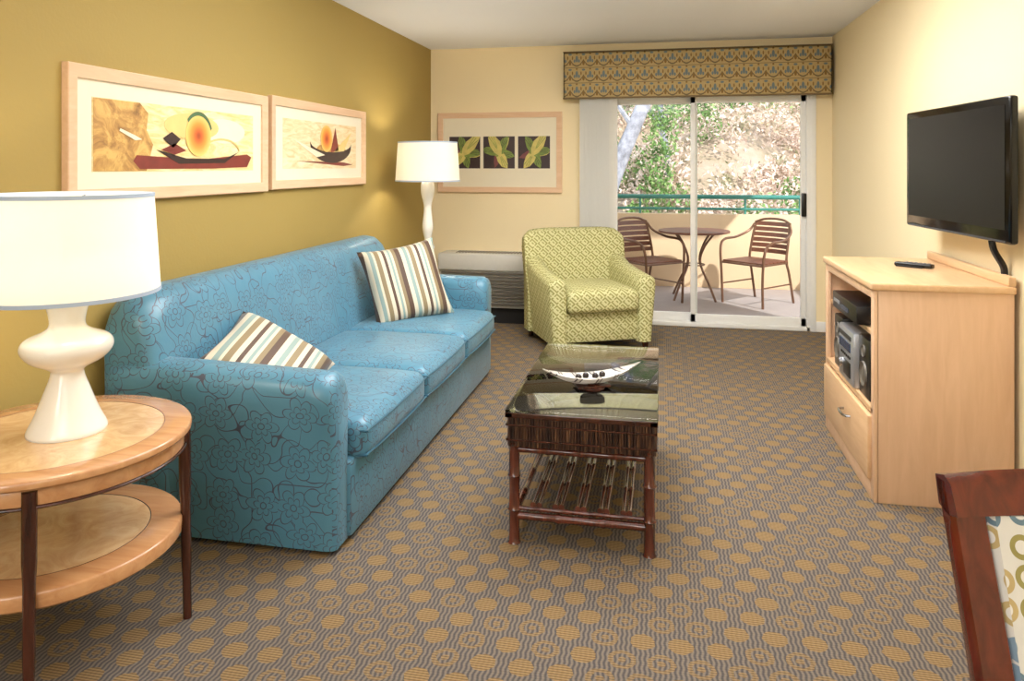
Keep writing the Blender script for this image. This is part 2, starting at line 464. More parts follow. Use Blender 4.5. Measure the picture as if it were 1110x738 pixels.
# valance (box cornice)
vg = group('window_valance', (.27, YB, 0))
boxes('cornice', [((-1.12, -.13, 2.0), (1.115, -.115, 2.405)), ((-1.12, -.13, 2.0), (-1.105, 0, 2.405)), ((1.10, -.13, 2.0), (1.115, 0, 2.405)), ((-1.12, -.13, 2.39), (1.115, 0, 2.405))], M['valance'], vg, .004)
boxes('piping', [((-1.124, -.136, 1.992), (1.119, -.112, 2.006)), ((-1.124, -.136, 2.4), (1.119, -.112, 2.412))], plain('valance_piping', C(120, 100, 66), .7), vg, .004)

# ------------------------------------------------------------------ sofa
sg = group('sofa', (-2.09, 2.44, 0))
SL = 2.50
box('base', (.08, .12, .02), (.965, SL-.12, .31), M['sofa'], sg, .02)
boxes('glides', [((x_, y_, 0), (x_+.05, y_+.05, .03)) for x_ in (.1, .86) for y_ in (.05, SL-.1)], M['black'], sg)
def armprof(side, zs, ins):
    pr = [(.015, .02), (.008, .30), (-.005, .46), (-.022, .54), (-.024, .59), (-.006, .63), (.035, .65), (.085, .655), (.13, .64), (.158, .60), (.16, .52), (.155, .3), (.155, .02)]
    cy, cz = .07, .33
    o = []
    for (y_, z_) in pr:
        y_ = cy+(y_-cy)*(1-ins); z_ = z_ if z_ < .1 else cz+(z_-cz)*(1-ins*.35)*zs
        o.append((y_ if side == 0 else SL-y_, z_))
    return o
for side in (0, 1):
    secs = []
    for x_, zs, ins in [(.02, 1.04, .25), (.05, 1.05, .05), (.1, 1.05, 0), (.35, 1.03, 0), (.6, 1.01, 0), (.85, .99, 0), (.905, .985, .0), (.935, .97, .12), (.947, .95, .35)]:
        secs.append([(x_, y_, z_) for y_, z_ in armprof(side, zs, ins)])
    loft('arm_%d' % (side+1), secs, M['sofa'], sg, ang=50)
secs = []
K = 30
for i in range(K+1):
    t = .5-.5*cos(pi*i/K); e = min(t, 1-t)*SL
    y_ = t*SL
    rd = .16
    hh = 1.0 if e > rd else (.80+.20*sqrt(max(0, 1-(1-e/rd)**2)))
    th = 1.0 if e > .06 else .7+.3*sqrt(max(0, 1-(1-e/.06)**2))
    pr = [(0.02, .06), (.0, .5), (-.005, .82), (.02, .895), (.075, .925), (.135, .915), (.18, .87), (.205, .80), (.235, .66), (.27, .5), (.31, .36), (.33, .06)]
    secs.append([(.08+(x_-.08)*th, y_, z_ if z_ < .5 else .5+(z_-.5)*(hh*1.0+(hh-1)*.3)) for x_, z_ in pr])
loft('back', secs, M['sofa'], sg, ang=50)
cw = (SL-.31)/3
for i in range(3):
    yc = .155+cw*(i+.5)
    cushion('seat_cushion_%d' % (i+1), .375, cw/2-.002, .075, .045, M['sofa'], sg, (.63, yc, .365), .028, .012)
bm = bmesh.new()
for i in range(3):
    y0 = .155+cw*i+.012; y1 = y0+cw-.024
    for zz in (.405, .315):
        addtube(bm, crs([(.5, y0, zz), (.96, y0, zz), (1.004, y0+.03, zz), (1.014, (y0+y1)/2, zz), (1.004, y1-.03, zz), (.96, y1, zz), (.5, y1, zz)], 5), .005, 6)
finish('cushion_piping', bm, M['sofapipe'], sg)

def pillow(name, loc, rot, s=.23, h=.075, parent=None):
    bm = bmesh.new(); NN = 20
    top, bot = {}, {}
    for i in range(NN+1):
        for j in range(NN+1):
            u = -1+2*i/NN; v = -1+2*j/NN
            pin = 1-.09*(1-abs(v)**2)*abs(u)**3
            pin2 = 1-.09*(1-abs(u)**2)*abs(v)**3
            zz = h*((max(0, 1-u**4))*(max(0, 1-v**4)))**.55
            x_, y_ = u*s*pin, v*s*pin2
            top[i, j] = bm.verts.new((x_, y_, zz))
            bot[i, j] = top[i, j] if (i in (0, NN) or j in (0, NN)) else bm.verts.new((x_, y_, -zz))
    for i in range(NN):
        for j in range(NN):
            bm.faces.new((top[i, j], top[i+1, j], top[i+1, j+1], top[i, j+1]))
            bm.faces.new((bot[i, j], bot[i, j+1], bot[i+1, j+1], bot[i+1, j]))
    L = bm.loops.layers.uv.verify()
    for f in bm.faces:
        for l in f.loops: l[L].uv = (l.vert.co.x+s, l.vert.co.y)
    ob = finish(name, bm, M['pillow'], parent, loc=loc, ang=80, uv=False)
    return ob
def orient(ob, xaxis, normal):
    nz = Vector(normal).normalized(); x_ = Vector(xaxis); x_ = (x_-nz*x_.dot(nz)).normalized(); y_ = nz.cross(x_)
    ob.rotation_euler = Matrix((x_, y_, nz)).transposed().to_euler()
p1 = pillow('throw_pillow', (-1.57, 4.40, .67), (0, 0, 0), .255, .075); orient(p1, (.75, .5, .17), (.55, -.75, .42))
p2 = pillow('throw_pillow.001', (-1.635, 2.87, .56), (0, 0, 0), .24, .08); orient(p2, (.78, .2, -.40), (.50, -.12, .74))

# ------------------------------------------------------------------ armchair
ag = group('armchair', (-.59, 5.88, 0), (0, 0, radians(26))); ag.scale = (1.09, 1.0, 1.0)
box('base', (-.30, -.345, .08), (.30, .30, .31), M['achair'], ag, .02)
for sd in (-1, 1):
    secs = []
    for y_, h_, ins in [(-.395, .53, .03), (-.385, .555, .01), (-.36, .565, 0), (-.1, .59, 0), (.1, .62, 0), (.25, .67, 0), (.36, .70, .01)]:
        wi = .262; wo = .39
        pr = [(wi+ins, .07), (wi+ins, h_-.06), (wi+ins+.012, h_-.02), (wi+.045, h_), (wo-.035, h_), (wo-ins-.005, h_-.02), (wo-ins+.004, h_-.06), (wo-ins-.03, .07)]
        secs.append([(sd*a_, y_, b_) for a_, b_ in pr])
    loft('arm_%d' % (1 if sd < 0 else 2), secs, M['achair'], ag, ang=50)
secs = []
for i in range(17):
    t = -1+2*i/16; x_ = t*.40
    dz = -.035*abs(t)**6 - (.03 if i in (0, 16) else 0); fw = -.05*abs(t)**3
    tk = .65 if i in (0, 16) else 1
    pr = [(.38, .07), (.40, .5), (.43, .80), (.415, .865), (.375, .885), (.325, .87), (.295, .82), (.25, .62), (.22, .42), (.20, .3), (.2, .07)]
    secs.append([((x_*(1 if z_ > .5 else .97)), .33+(y_-.33)*tk+fw, z_+(dz if z_ > .6 else 0)) for y_, z_ in pr])
loft('back', secs, M['achair'], ag, ang=50)
cushion('seat_cushion', .262, .31, .08, .045, M['achair'], ag, (0, -.10, .385), .03, 0)
bm = bmesh.new()
for bx, bz in ((-.13, .70), (.13, .70), (0, .62)):
    bmesh.ops.create_uvsphere(bm, u_segments=10, v_segments=6, radius=.012, matrix=Matrix.Translation((bx, .262+(bz-.62)*.2, bz)))
finish('buttons', bm, M['achair'], ag)
bm = bmesh.new()
for fx_, fy_ in ((-.33, -.33), (.33, -.33), (-.33, .33), (.33, .33)):
    addtube(bm, [(fx_, fy_, .0), (fx_, fy_, .085)], [.018, .028], 12)
finish('feet', bm, M['darkwood'], ag)

# ------------------------------------------------------------------ coffee table
cg = group('coffee_table', (-.29, 3.20, 0))
hx, hy, H = .278, .53, .50
box('glass_top', (-hx, -hy, H-.010), (hx, hy, H), M['tglass'], cg, .003)
box('woven_panel', (-hx+.025, -hy+.025, H-.03), (hx-.025, hy-.025, H-.016), M['ctop'], cg)
boxes('top_frame', [((-hx, -hy, H-.03), (hx, -hy+.03, H-.0105)), ((-hx, hy-.03, H-.03), (hx, hy, H-.0105)), ((-hx, -hy, H-.03), (-hx+.03, hy, H-.0105)), ((hx-.03, -hy, H-.03), (hx, hy, H-.0105))], M['darkwood'], cg, .003)
bm = bmesh.new()
z0, z1 = H-.135, H-.03
def reeds(p0, p1, cnt):
    for i in range(cnt):
        t = (i+.5)/cnt; px_ = p0[0]+(p1[0]-p0[0])*t; py_ = p0[1]+(p1[1]-p0[1])*t
        rr = .0058*random.uniform(.85, 1.1)
        addtube(bm, [(px_+random.uniform(-.001, .001), py_, z0-random.uniform(0, .004)), (px_, py_, z1)], rr, 6)
ix, iy = hx-.012, hy-.012
reeds((-ix, -iy), (ix, -iy), 50); reeds((-ix, iy), (ix, iy), 50); reeds((-ix, -iy), (-ix, iy), 94); reeds((ix, -iy), (ix, iy), 94)
finish('reed_apron', bm, M['reed'], cg)
boxes('apron_band', [((-ix-.009, -iy-.009, z), (ix+.009, -iy-.004, z+.006)) for z in (z1-.03, z0+.02)]+[((ix+.004, -iy-.009, z), (ix+.009, iy+.009, z+.006)) for z in (z1-.03, z0+.02)]+[((-ix-.009, -iy-.009, z), (-ix-.004, iy+.009, z+.006)) for z in (z1-.03, z0+.02)], M['darkwood'], cg)
boxes('apron_backing', [((-ix, -iy+.002, z0), (ix, -iy+.006, z1)), ((-ix, iy-.006, z0), (ix, iy-.002, z1)), ((-ix+.002, -iy, z0), (-ix+.006, iy, z1)), ((ix-.006, -iy, z0), (ix-.002, iy, z1))], M['dark'], cg)
bm = bmesh.new()
lx, ly = hx-.03, hy-.03
def bam(p0, p1, r_, nodes):
    P0, P1 = Vector(p0), Vector(p1); pts, rs = [], []
    for k_ in range(nodes):
        for t, rr in ((.0, 1.22), (.06, 1.0), (.5, .94), (.94, 1.0)):
            pts.append(P0.lerp(P1, (k_+t)/nodes)); rs.append(r_*rr)
    pts.append(P1); rs.append(r_*1.22)
    addtube(bm, pts, rs, 12)
for sx in (-1, 1):
    for sy in (-1, 1): bam((sx*lx, sy*ly, 0), (sx*lx, sy*ly, z0+.01), .021, 3)
for sy in (-1, 1):
    bam((-lx, sy*ly, z0-.018), (lx, sy*ly, z0-.018), .013, 4); bam((-lx, sy*ly, .10), (lx, sy*ly, .10), .015, 3); bam((-lx, sy*ly, .128), (lx, sy*ly, .128), .008, 5)
for sx in (-1, 1):
    bam((sx*lx, -ly, z0-.018), (sx*lx, ly, z0-.018), .013, 6); bam((sx*lx, -ly, .10), (sx*lx, ly, .10), .014, 5)
finish('bamboo_frame', bm, M['bamboo'], cg)
bm = bmesh.new()
for i in range(5):
    xx = -lx+2*lx*(i+1)/6
    for o_ in (-.011, .011):
        bam((xx+o_, -ly, .142), (xx+o_, ly, .142), .0095, 5)
finish('shelf_slats', bm, M['bamboo'], cg)

# boat-shaped dish
bg = group('decorative_boat_dish', (-.275, 3.0, .5), (0, 0, radians(26)))
secs = []; K = 24; L_ = .21
for i in range(K+1):
    t = -1+2*i/K; w = .056*max(.03, (1-abs(t)**1.9)); zc = .045+.045*abs(t)**2.0
    dp = .030*max(.06, 1-abs(t)**2.0); xx = t*L_
    yo = .018*(1-t*t)
    ring_ = [(xx, -w, zc), (xx, -w*.8, zc-dp*.6), (xx, -w*.4, zc-dp*.95), (xx, 0, zc-dp), (xx, w*.4, zc-dp*.95), (xx, w*.8, zc-dp*.6), (xx, w, zc),
            (xx, w*.80, zc+.003), (xx, w*.55, zc-dp*.3), (xx, w*.25, zc-dp*.5), (xx, 0, zc-dp*.55), (xx, -w*.25, zc-dp*.5), (xx, -w*.55, zc-dp*.3), (xx, -w*.80, zc+.003)]
    secs.append([(q[0], q[1]+yo, q[2]) for q in ring_])
n = N('dish_shell_inlay', None, .3)
u, v_, z_s = n.sep(n.co())[0:3]
stripe = n.ramp(n.m('FRACT', n.m('MULTIPLY', n.m('ADD', u, n.m('MULTIPLY', v_, .9)), 12.0)), [(0, C(190, 186, 176)), (.66, C(190, 186, 176)), (.72, C(52, 42, 38)), (.80, C(166, 160, 148)), (.94, C(60, 48, 42))], 'CONSTANT')
n.set('Base Color', stripe)
loft('boat_bowl', secs, n.mat, bg)
lathe('base', [(.001, 0), (.05, 0), (.052, .006), (.03, .012), (.022, .018), (.034, .024), (.001, .026)], M['darkwood'], bg, 24)
boxes('cradle', [((-.07, -.03, .006), (.07, .045, .016))], M['darkwood'], bg, .004)
bm = bmesh.new()
for i in range(4):
    t = -.055+i*.036
    bmesh.ops.create_uvsphere(bm, u_segments=14, v_segments=10, radius=.0135, matrix=Matrix.Translation((t, .018+(.008 if i % 2 else -.006), .044)))
finish('dark_beads', bm, plain('dark_bead', C(44, 34, 30), .25), bg)

# ------------------------------------------------------------------ end table + lamp
TX, TY, TR, TZ = -1.735, 1.85, .365, .62
eg = group('end_table', (TX, TY, 0))
def disc(nm, r_in, r_out, z_lo, z_hi, mat, bev=.006):
    if r_in <= 0: pr = [(.0005, z_lo), (r_out-bev, z_lo), (r_out, z_lo+bev), (r_out, z_hi-bev), (r_out-bev, z_hi), (.0005, z_hi)]
    else: pr = [(r_in, z_lo), (r_out-bev, z_lo), (r_out, z_lo+bev), (r_out, z_hi-bev), (r_out-bev*.5, z_hi-bev*.3), (r_out-bev, z_hi), (r_in, z_hi), (r_in, z_lo)]
    return lathe(nm, pr, mat, eg, 72)
disc('top_rim', .29, TR, TZ-.024, TZ, M['rim'])
disc('top_inlay', 0, .288, TZ-.024, TZ-.0005, M['burl'], .001)
disc('top_seam', .288, .2905, TZ-.02, TZ+.0002, plain('inlay_seam', C(130, 80, 50), .4), .0005)
disc('apron', .30, .345, TZ-.07, TZ-.024, M['rim'], .003)
disc('apron_bead', .30, .352, TZ-.076, TZ-.068, M['darkwood'], .003)
SZ = .33
disc('shelf_rim', .25, .338, SZ-.045, SZ, M['rim'])
disc('shelf_inlay', 0, .249, SZ-.03, SZ-.0005, M['burl'], .001)
disc('shelf_seam', .2485, .251, SZ-.02, SZ+.0002, M['darkwood'], .0005)
bm = bmesh.new()
for k_ in range(4):
    a_ = radians(34+90*k_-0.3)
    addtube(bm, crs([(.352*cos(a_), .352*sin(a_), 0), (.347*cos(a_), .347*sin(a_), .3), (.343*cos(a_), .343*sin(a_), TZ-.03)], 5), [.013]*3+[.015]*4+[.018]*4, 12)
finish('legs', bm, M['darkwood'], eg)

def shade(parent, z0, z1, r0, r1):
    lathe('shade', [(r0, z0), (r1, z1), (r1-.003, z1), (r0-.003, z0), (r0, z0)], M['shade'], parent, 64)
    for nm, zz, rr in (('trim_bottom', z0, r0), ('trim_top', z1, r1)):
        lathe(nm, [(rr+.0015, zz-.002), (rr+.0015+(0), zz+.009), (rr-.004, zz+.009), (rr-.004, zz-.002), (rr+.0015, zz-.002)], M['shadetrim'], parent, 64)
    bm = bmesh.new()
    for k_ in range(3):
        a_ = 2*pi*k_/3
        addtube(bm, [(0, 0, z1-.02), ((r1-.004)*cos(a_), (r1-.004)*sin(a_), z1-.004)], .0022, 6)
    addtube(bm, [(0, 0, z0-.02), (0, 0, z1-.02)], .005, 8)
    finish('harp', bm, M['metal'], parent)
    zc = (z0+z1)/2
    lathe('bulb', [(.004, zc-.06), (.014, zc-.05), (.03, zc), (.022, zc+.028), (.001, zc+.035)], M['bulb'], parent, 20)
def plight(name, loc, e, col=(1, .89, .72), r_=.04):
    l = bpy.data.lights.new(name, 'POINT'); l.energy = e; l.color = col; l.shadow_soft_size = r_
    o_ = bpy.data.objects.new(name, l); o_.location = loc; COL.objects.link(o_); return o_

lg = group('table_lamp', (-1.72, 1.876, TZ))
pr = crs([(.105, 0, 0), (.104, 0, .012), (.082, 0, .06), (.058, 0, .125), (.044, 0, .168), (.05, 0, .185), (.098, 0, .212), (.121, 0, .243), (.112, 0, .272), (.066, 0, .294), (.048, 0, .312), (.05, 0, .345), (.064, 0, .40), (.058, 0, .425), (.02, 0, .44)], 5)
lathe('ceramic_body', [(.001, 0)]+[(p.x, p.z) for p in pr], M['ceramic'], lg, 56, ang=70)
shade(lg, .405, .69, .25, .232)
plight('table_lamp_light', (-1.72, 1.876, TZ+.53), 11)

fg = group('floor_lamp', (-1.745, 5.38, 0))
pr = crs([(.15, 0, 0), (.148, 0, .02), (.05, 0, .05), (.03, 0, .12), (.028, 0, .6), (.03, 0, .74), (.055, 0, .78), (.03, 0, .82), (.026, 0, .85), (.042, 0, .93), (.034, 0, 1.02), (.03, 0, 1.10), (.052, 0, 1.20), (.045, 0, 1.28), (.012, 0, 1.31)], 5)
lathe('turned_column', [(.001, 0)]+[(p.x, p.z) for p in pr], M['ceramic'], fg, 40, ang=70)
shade(fg, 1.285, 1.575, .245, .225)
plight('floor_lamp_light', (-1.745, 5.38, 1.43), 34)

# ------------------------------------------------------------------ PTAC unit
pg = group('wall_air_conditioner', (-1.42, YB-.0, 0))
box('top_cabinet', (-.55, -.27, .47), (.54, 0, .62), M['ptac'], pg, .015)
box('body', (-.54, -.24, .14), (.53, 0, .48), M['ptac'], pg, .01)
boxes('louvers', [((-.52, -.262, .17+i*.03), (.51, -.238, .185+i*.03)) for i in range(10)], M['grille'], pg, .003)
boxes('vent_slots', [((-.40+i*.028, -.2, .618), (-.385+i*.028, -.06, .624)) for i in range(24)], M['grille'], pg)
boxes('under_gap_shade', [((-.5, -.2, 0), (.5, 0, .14))], M['dark'], pg)  # near-black box standing in for the shaded gap under the unit

# ------------------------------------------------------------------ pictures
def picture(name, loc, rot, w, h, fw, aw, ah, artmat, ay=0):
    g = group(name, loc, rot)
    o, i_ = (w/2, h/2), (w/2-fw, h/2-fw); t = .03
    bm = bmesh.new()
    def V(x_, y_, z_): return bm.verts.new((x_, y_, z_))
    rings = []
    for (X_, Y_), z_ in ((o, 0), (o, t-.003), ((o[0]-.004, o[1]-.004), t), ((i_[0]+.012, i_[1]+.012), t-.006), (i_, t-.008), (i_, .004)):
        rings.append([V(-X_, -Y_, z_), V(X_, -Y_, z_), V(X_, Y_, z_), V(-X_, Y_, z_)])
    for A, B in zip(rings[:-1], rings[1:]):
        for k_ in range(4): bm.faces.new((A[k_], A[(k_+1) % 4], B[(k_+1) % 4], B[k_]))
    finish('frame', bm, M['mapleframe'], g, ang=20)
    box('mat_board', (-i_[0]-.004, -i_[1]-.004, .004), (i_[0]+.004, i_[1]+.004, .012), M['mat'], g)
    if artmat: box('print', (-aw/2, ay-ah/2, .012), (aw/2, ay+ah/2, .0135), artmat, g)
    return g
Z1 = .0135
def artbg(name, c1, c2, c3):
    n = N(name, None, .5); v = n.co()
    x, y, z = n.sep(v)[0:3]
    f = n.noise(n.comb(n.m('MULTIPLY', x, 3), n.m('MULTIPLY', y, 12), 0), 2.2, 4, .6, 1.5)
    n.set('Base Color', n.ramp(f, [(.3, c1), (.5, c2), (.68, c3)])); return n.mat
red = plain('art_red_brown', C(136, 54, 42), .5, 0, .25, 12)
n = N('art_sun', None, .5); vv = n.co(); dd_ = n.vm('LENGTH', vv, None, 1)
n.set('Base Color', n.ramp(n.m('MULTIPLY', dd_, 10.0), [(0, C(96, 30, 20)), (.25, C(206, 96, 44)), (.6, C(232, 156, 66)), (.95, C(244, 208, 120))])); sunm = n.mat
dkb = plain('art_dark_brown', C(58, 36, 30), .5, 0, .2, 20); yel = plain('art_yellow', C(236, 206, 130), .5, 0, .1, 10)
grn = plain('art_green', C(84, 116, 78), .5, 0, .2, 10); wht = plain('art_cream', C(242, 230, 200), .5, 0, .05, 10)
n = N('art_ochre', None, .5); f = n.noise(n.co(), 9, 6, .7, 1.0)
n.set('Base Color', n.ramp(f, [(.3, C(112, 78, 42)), (.48, C(184, 138, 74)), (.62, C(222, 180, 104))])); ochre = n.mat
RL = (radians(90), 0, radians(90))
g = picture('framed_picture', (XL, 2.975, 1.52), RL, 1.38, .515, .05, 1.12, .285, artbg('art_one_bg', C(230, 196, 124), C(240, 216, 154), C(244, 232, 190)))
def sub(g, nm, pts, mat, lay): return polyflat(nm, pts, mat, g, Z1+lay*.0008, .0006)
sub(g, 'left_block', [(-.555, -.14), (-.26, -.14), (-.22, -.03), (-.26, .03), (-.25, .10), (-.30, .14), (-.555, .14)], ochre, 1)
sub(g, 'white_wash', ell(.30, .05, .18, .06), wht, 1)
sub(g, 'yellow_petal', ell(.05, .06, .20, .06), yel, 2)
sub(g, 'canoe', [(-.32, -.075), (.1, -.09), (.50, -.06), (.54, -.075), (.50, -.125), (.2, -.132), (-.3, -.132), (-.34, -.1)], red, 2)
sub(g, 'canoe_shadow', [(-.2, -.05), (0, -.085), (.3, -.085), (.42, -.05), (.3, -.105), (-.05, -.11)], dkb, 3)
s_ = sub(g, 'sun', ell(0, 0, .095, .095), sunm, 0); s_.location = (.09, .02, .0032)
sub(g, 'green_crescent', ell(.09, .02, .108, .112, 16, radians(20), radians(140))+ell(.09, .015, .098, .098, 16, radians(20), radians(140))[::-1], grn, 5)
sub(g, 'leaf_left', [(-.16, .0), (-.10, .03), (-.04, 0), (-.09, -.04)], dkb, 4)
sub(g, 'leaf_left_low', [(-.17, -.05), (-.08, -.02), (.0, -.05), (-.08, -.07)], red, 4)
sub(g, 'bone', [(-.42, .02), (-.33, -.015), (-.29, -.01), (-.33, .005), (-.415, .03)], wht, 4)
sub(g, 'yellow_arc', ell(.28, -.045, .15, .06, 16, 0, pi)+ell(.28, -.045, .14, .05, 16, 0, pi)[::-1], yel, 4)
g = picture('framed_picture.001', (XL, 4.36, 1.53), RL, 1.31, .52, .05, 1.02, .29, artbg('art_two_bg', C(226, 190, 134), C(236, 212, 166), C(242, 228, 192)))
bowl = ell(.12, .0, .30, .11, 18, radians(180), radians(360))+ell(.12, .02, .30, .06, 18, radians(180), radians(360))[::-1]
sub(g, 'bowl', bowl, dkb, 2)
sub(g, 'bowl_light', ell(.12, -.03, .22, .05), ochre, 1)
sub(g, 'red_base', [(-.35, -.10), (.3, -.13), (.45, -.12), (.3, -.105)], red, 1)
s_ = sub(g, 'sun', ell(0, 0, .085, .085), sunm, 0); s_.location = (.04, .045, .0032)
sub(g, 'blade_one', [(.14, -.04), (.42, .10), (.30, -.03)], yel, 4)
sub(g, 'blade_two', [(.02, -.06), (-.40, .03), (-.1, -.075)], wht, 3)
sub(g, 'blade_three', [(.10, -.04), (.17, .12), (.22, -.03)], red, 4)

g = picture('framed_picture.002', ((-2.045-.879)/2, YB, 1.525), (radians(90), 0, 0), 1.165, .735, .05, 0, 0, None)
lg1 = plain('art_leaf_green', C(128, 150, 66), .5, 0, .3, 25); lg2 = plain('art_leaf_yellow', C(212, 196, 110), .5, 0, .2, 25)
lgd = plain('art_plum_black', C(60, 42, 44), .5, 0, .2, 20); plum = plain('art_plum', C(130, 70, 70), .5, 0, .2, 20)
for k_ in range(3):
    cx = -.325+k_*.325; hs = .147
    box('panel_%d' % (k_+1), (cx-hs, -hs, .012), (cx+hs, hs, .0135), lgd, g)
    A0 = [50, 115, 60][k_]
    cl = lambda X_, Y_: (max(cx-hs, min(cx+hs, X_)), max(-hs, min(hs, Y_)))
    for q in range(7):
        an = radians(A0+[0, 55, -52, 180, 232, 140, 300][q]); ln = [.28, .24, .24, .24, .22, .2, .22][q]; wd = [.052, .04, .04, .045, .04, .032, .036][q]
        ox, oy = cx-.05*cos(an), -.05*sin(an)
        P_ = []
        for t, s2 in [(0, 0), (.25, .8), (.5, 1), (.75, .7), (1, 0), (.75, -.7), (.5, -1), (.25, -.8)]:
            P_.append(cl(ox+cos(an)*ln*t-sin(an)*wd*s2, oy+sin(an)*ln*t+cos(an)*wd*s2))
        sub(g, 'leaf_%d_%d' % (k_, q), P_, [lg2, lg1, lg1, lg2, lg1, plum, lg2][q], 7-q)
        if q < 5:
            for w_ in (-.5, .0, .5):
                V_ = [cl(ox+cos(an)*ln*t-sin(an)*wd*s2, oy+sin(an)*ln*t+cos(an)*wd*s2) for t, s2 in ((.3+.1*abs(w_), w_*.2-.04), (.8, w_-.05), (.8, w_+.05), (.3+.1*abs(w_), w_*.2+.04))]
                sub(g, 'vein_%d_%d_%d' % (k_, q, int(w_*2)), V_, lg1 if q in (0, 3) else lgd, 7.4-q)

# ------------------------------------------------------------------ TV
ta, tb = Vector((1.245, 4.165)), Vector((1.315, 3.165))
tc = (ta+tb)/2; dirv = (ta-tb); ang_ = atan2(dirv.y, dirv.x)
tg = group('wall_mounted_tv', (tc.x, tc.y, 1.385), (0, 0, ang_))
W2, H2 = .50, .29
box('bezel', (-W2, -.035, -H2), (W2, .0, H2), M['tvgloss'], tg, .012)
box('back_shell', (-W2+.08, -.06, -H2+.06), (W2-.08, -.03, H2-.06), M['black'], tg, .01)
box('screen', (-W2+.035, -.002, -H2+.055), (W2-.035, .0015, H2-.035), M['screen'], tg)
box('bezel_strip', (-W2+.03, -.004, -H2+.006), (W2-.03, .0025, -H2+.013), plain('bezel_blue_grey', C(60, 64, 72), .3), tg)
box('mount_arm', (-.06, -.11, -.06), (.06, -.055, .06), M['black'], tg)
tube('cable', crs([(-.27, -.04, -.25), (-.275, -.05, -.33), (-.28, -.085, -.40), (-.28, -.09, -.45)], 5), .014, M['black'], tg, 8)

# ------------------------------------------------------------------ console
kg = group('media_console', (.865, 3.305, 0))
CW, CD, CH = .92, .525, .915
boxes('side_panels', [((.012, 0, 0), (CD, .028, CH-.03)), ((.012, CW-.028, 0), (CD, CW, CH-.03))], M['maplev'], kg, .003)
box('top', (-.012, -.012, CH-.032), (CD+.005, CW+.012, CH), M['maple'], kg, .008, 3)
box('back_rail', (CD-.025, -.008, CH), (CD+.004, CW+.008, CH+.04), M['maple'], kg, .006)
boxes('back_panel', [((CD-.012, .02, .05), (CD-.002, CW-.02, CH-.03))], M['maplev'], kg)
boxes('shelves', [((.02, .028, .672), (CD-.01, CW-.028, .695)), ((.0, .02, .36), (CD-.01, CW-.02, .385)), ((.02, .028, .05), (CD-.01, CW-.028, .07))], M['maple'], kg, .002)
boxes('face_frame', [((0, 0, 0), (.02, .045, CH-.03)), ((0, CW-.045, 0), (.02, CW, CH-.03)), ((0, .045, CH-.07), (.018, CW-.045, CH-.03)), ((0, .045, .0), (.018, CW-.045, .08))], M['maplev'], kg, .003)
box('drawer_front', (-.016, .035, .085), (.012, CW-.035, .35), M['maple'], kg, .005)
for yy in (CW*.42,):
    tube('drawer_handle', crs([(-.016, yy-.06, .25), (-.04, yy-.05, .25), (-.045, yy, .25), (-.04, yy+.05, .25), (-.016, yy+.06, .25)], 5), .006, M['metal'], kg, 8)

vg2 = group('dvd_player', (.98, 3.72, .696))
box('body', (-.14, -.24, .005), (.14, .22, .085), M['black'], vg2, .006)
box('display', (-.143, -.1, .03), (-.138, .05, .05), plain('display_grey', C(60, 70, 84), .2), vg2)
box('disc_tray', (-.143, .07, .04), (-.138, .18, .055), M['silver'], vg2)
boxes('feet', [((-.12+i*.2, -.2+j*.34, 0), (-.09+i*.2, -.17+j*.34, .006)) for i in (0, 1) for j in (0, 1)], M['black'], vg2)

st_ = group('stereo_system', (.965, 3.74, .386))
box('speaker_far', (-.09, .16, 0), (.12, .32, .26), M['black'], st_, .006)
box('center_unit', (-.11, -.14, 0), (.12, .14, .25), M['silver'], st_, .01)
box('speaker_near', (-.09, -.33, 0), (.12, -.16, .26), M['black'], st_, .006)
box('display', (-.114, -.09, .15), (-.108, .11, .19), plain('stereo_display', C(40, 60, 90), .15), st_)
box('cassette_door', (-.114, -.09, .03), (-.108, .03, .10), M['black'], st_, .002)
lathe('volume_knob', [(.001, 0), (.024, 0), (.022, .014), (.001, .015)], M['metal'], st_, 24, loc=(-.11, .08, .07), rot=(0, radians(-90), 0))
boxes('buttons', [((-.115, -.09+i*.03, .12), (-.109, -.07+i*.03, .13)) for i in range(6)], M['black'], st_)
boxes('cd_lid_band', [((-.113, -.1, .205), (-.107, .12, .225))], M['black'], st_)
for k_, yy in enumerate((.24, -.245)):
    lathe('woofer_%d' % (k_+1), [(.001, .004), (.02, .004), (.04, .0), (.052, .008), (.056, 0)], M['grille'], st_, 28, loc=(-.091, yy, .10), rot=(0, radians(-90), 0))
    lathe('tweeter_%d' % (k_+1), [(.001, .006), (.02, .0), (.026, .006), (.028, 0)], M['grille'], st_, 24, loc=(-.091, yy, .2), rot=(0, radians(-90), 0))

rg = group('remote_control', (1.19, 3.86, .915), (0, 0, radians(52)))
box('body', (-.022, -.085, 0), (.022, .085, .02), M['black'], rg, .007, 3)
boxes('buttons', [((-.014+i*.011, -.07+j*.02, .019), (-.007+i*.011, -.06+j*.02, .0225)) for i in range(3) for j in range(6)], plain('remote_buttons', C(130, 130, 136), .5), rg)
box('dock', (-.04, -.05, 0), (.04, .07, .008), M['black'], rg, .003)

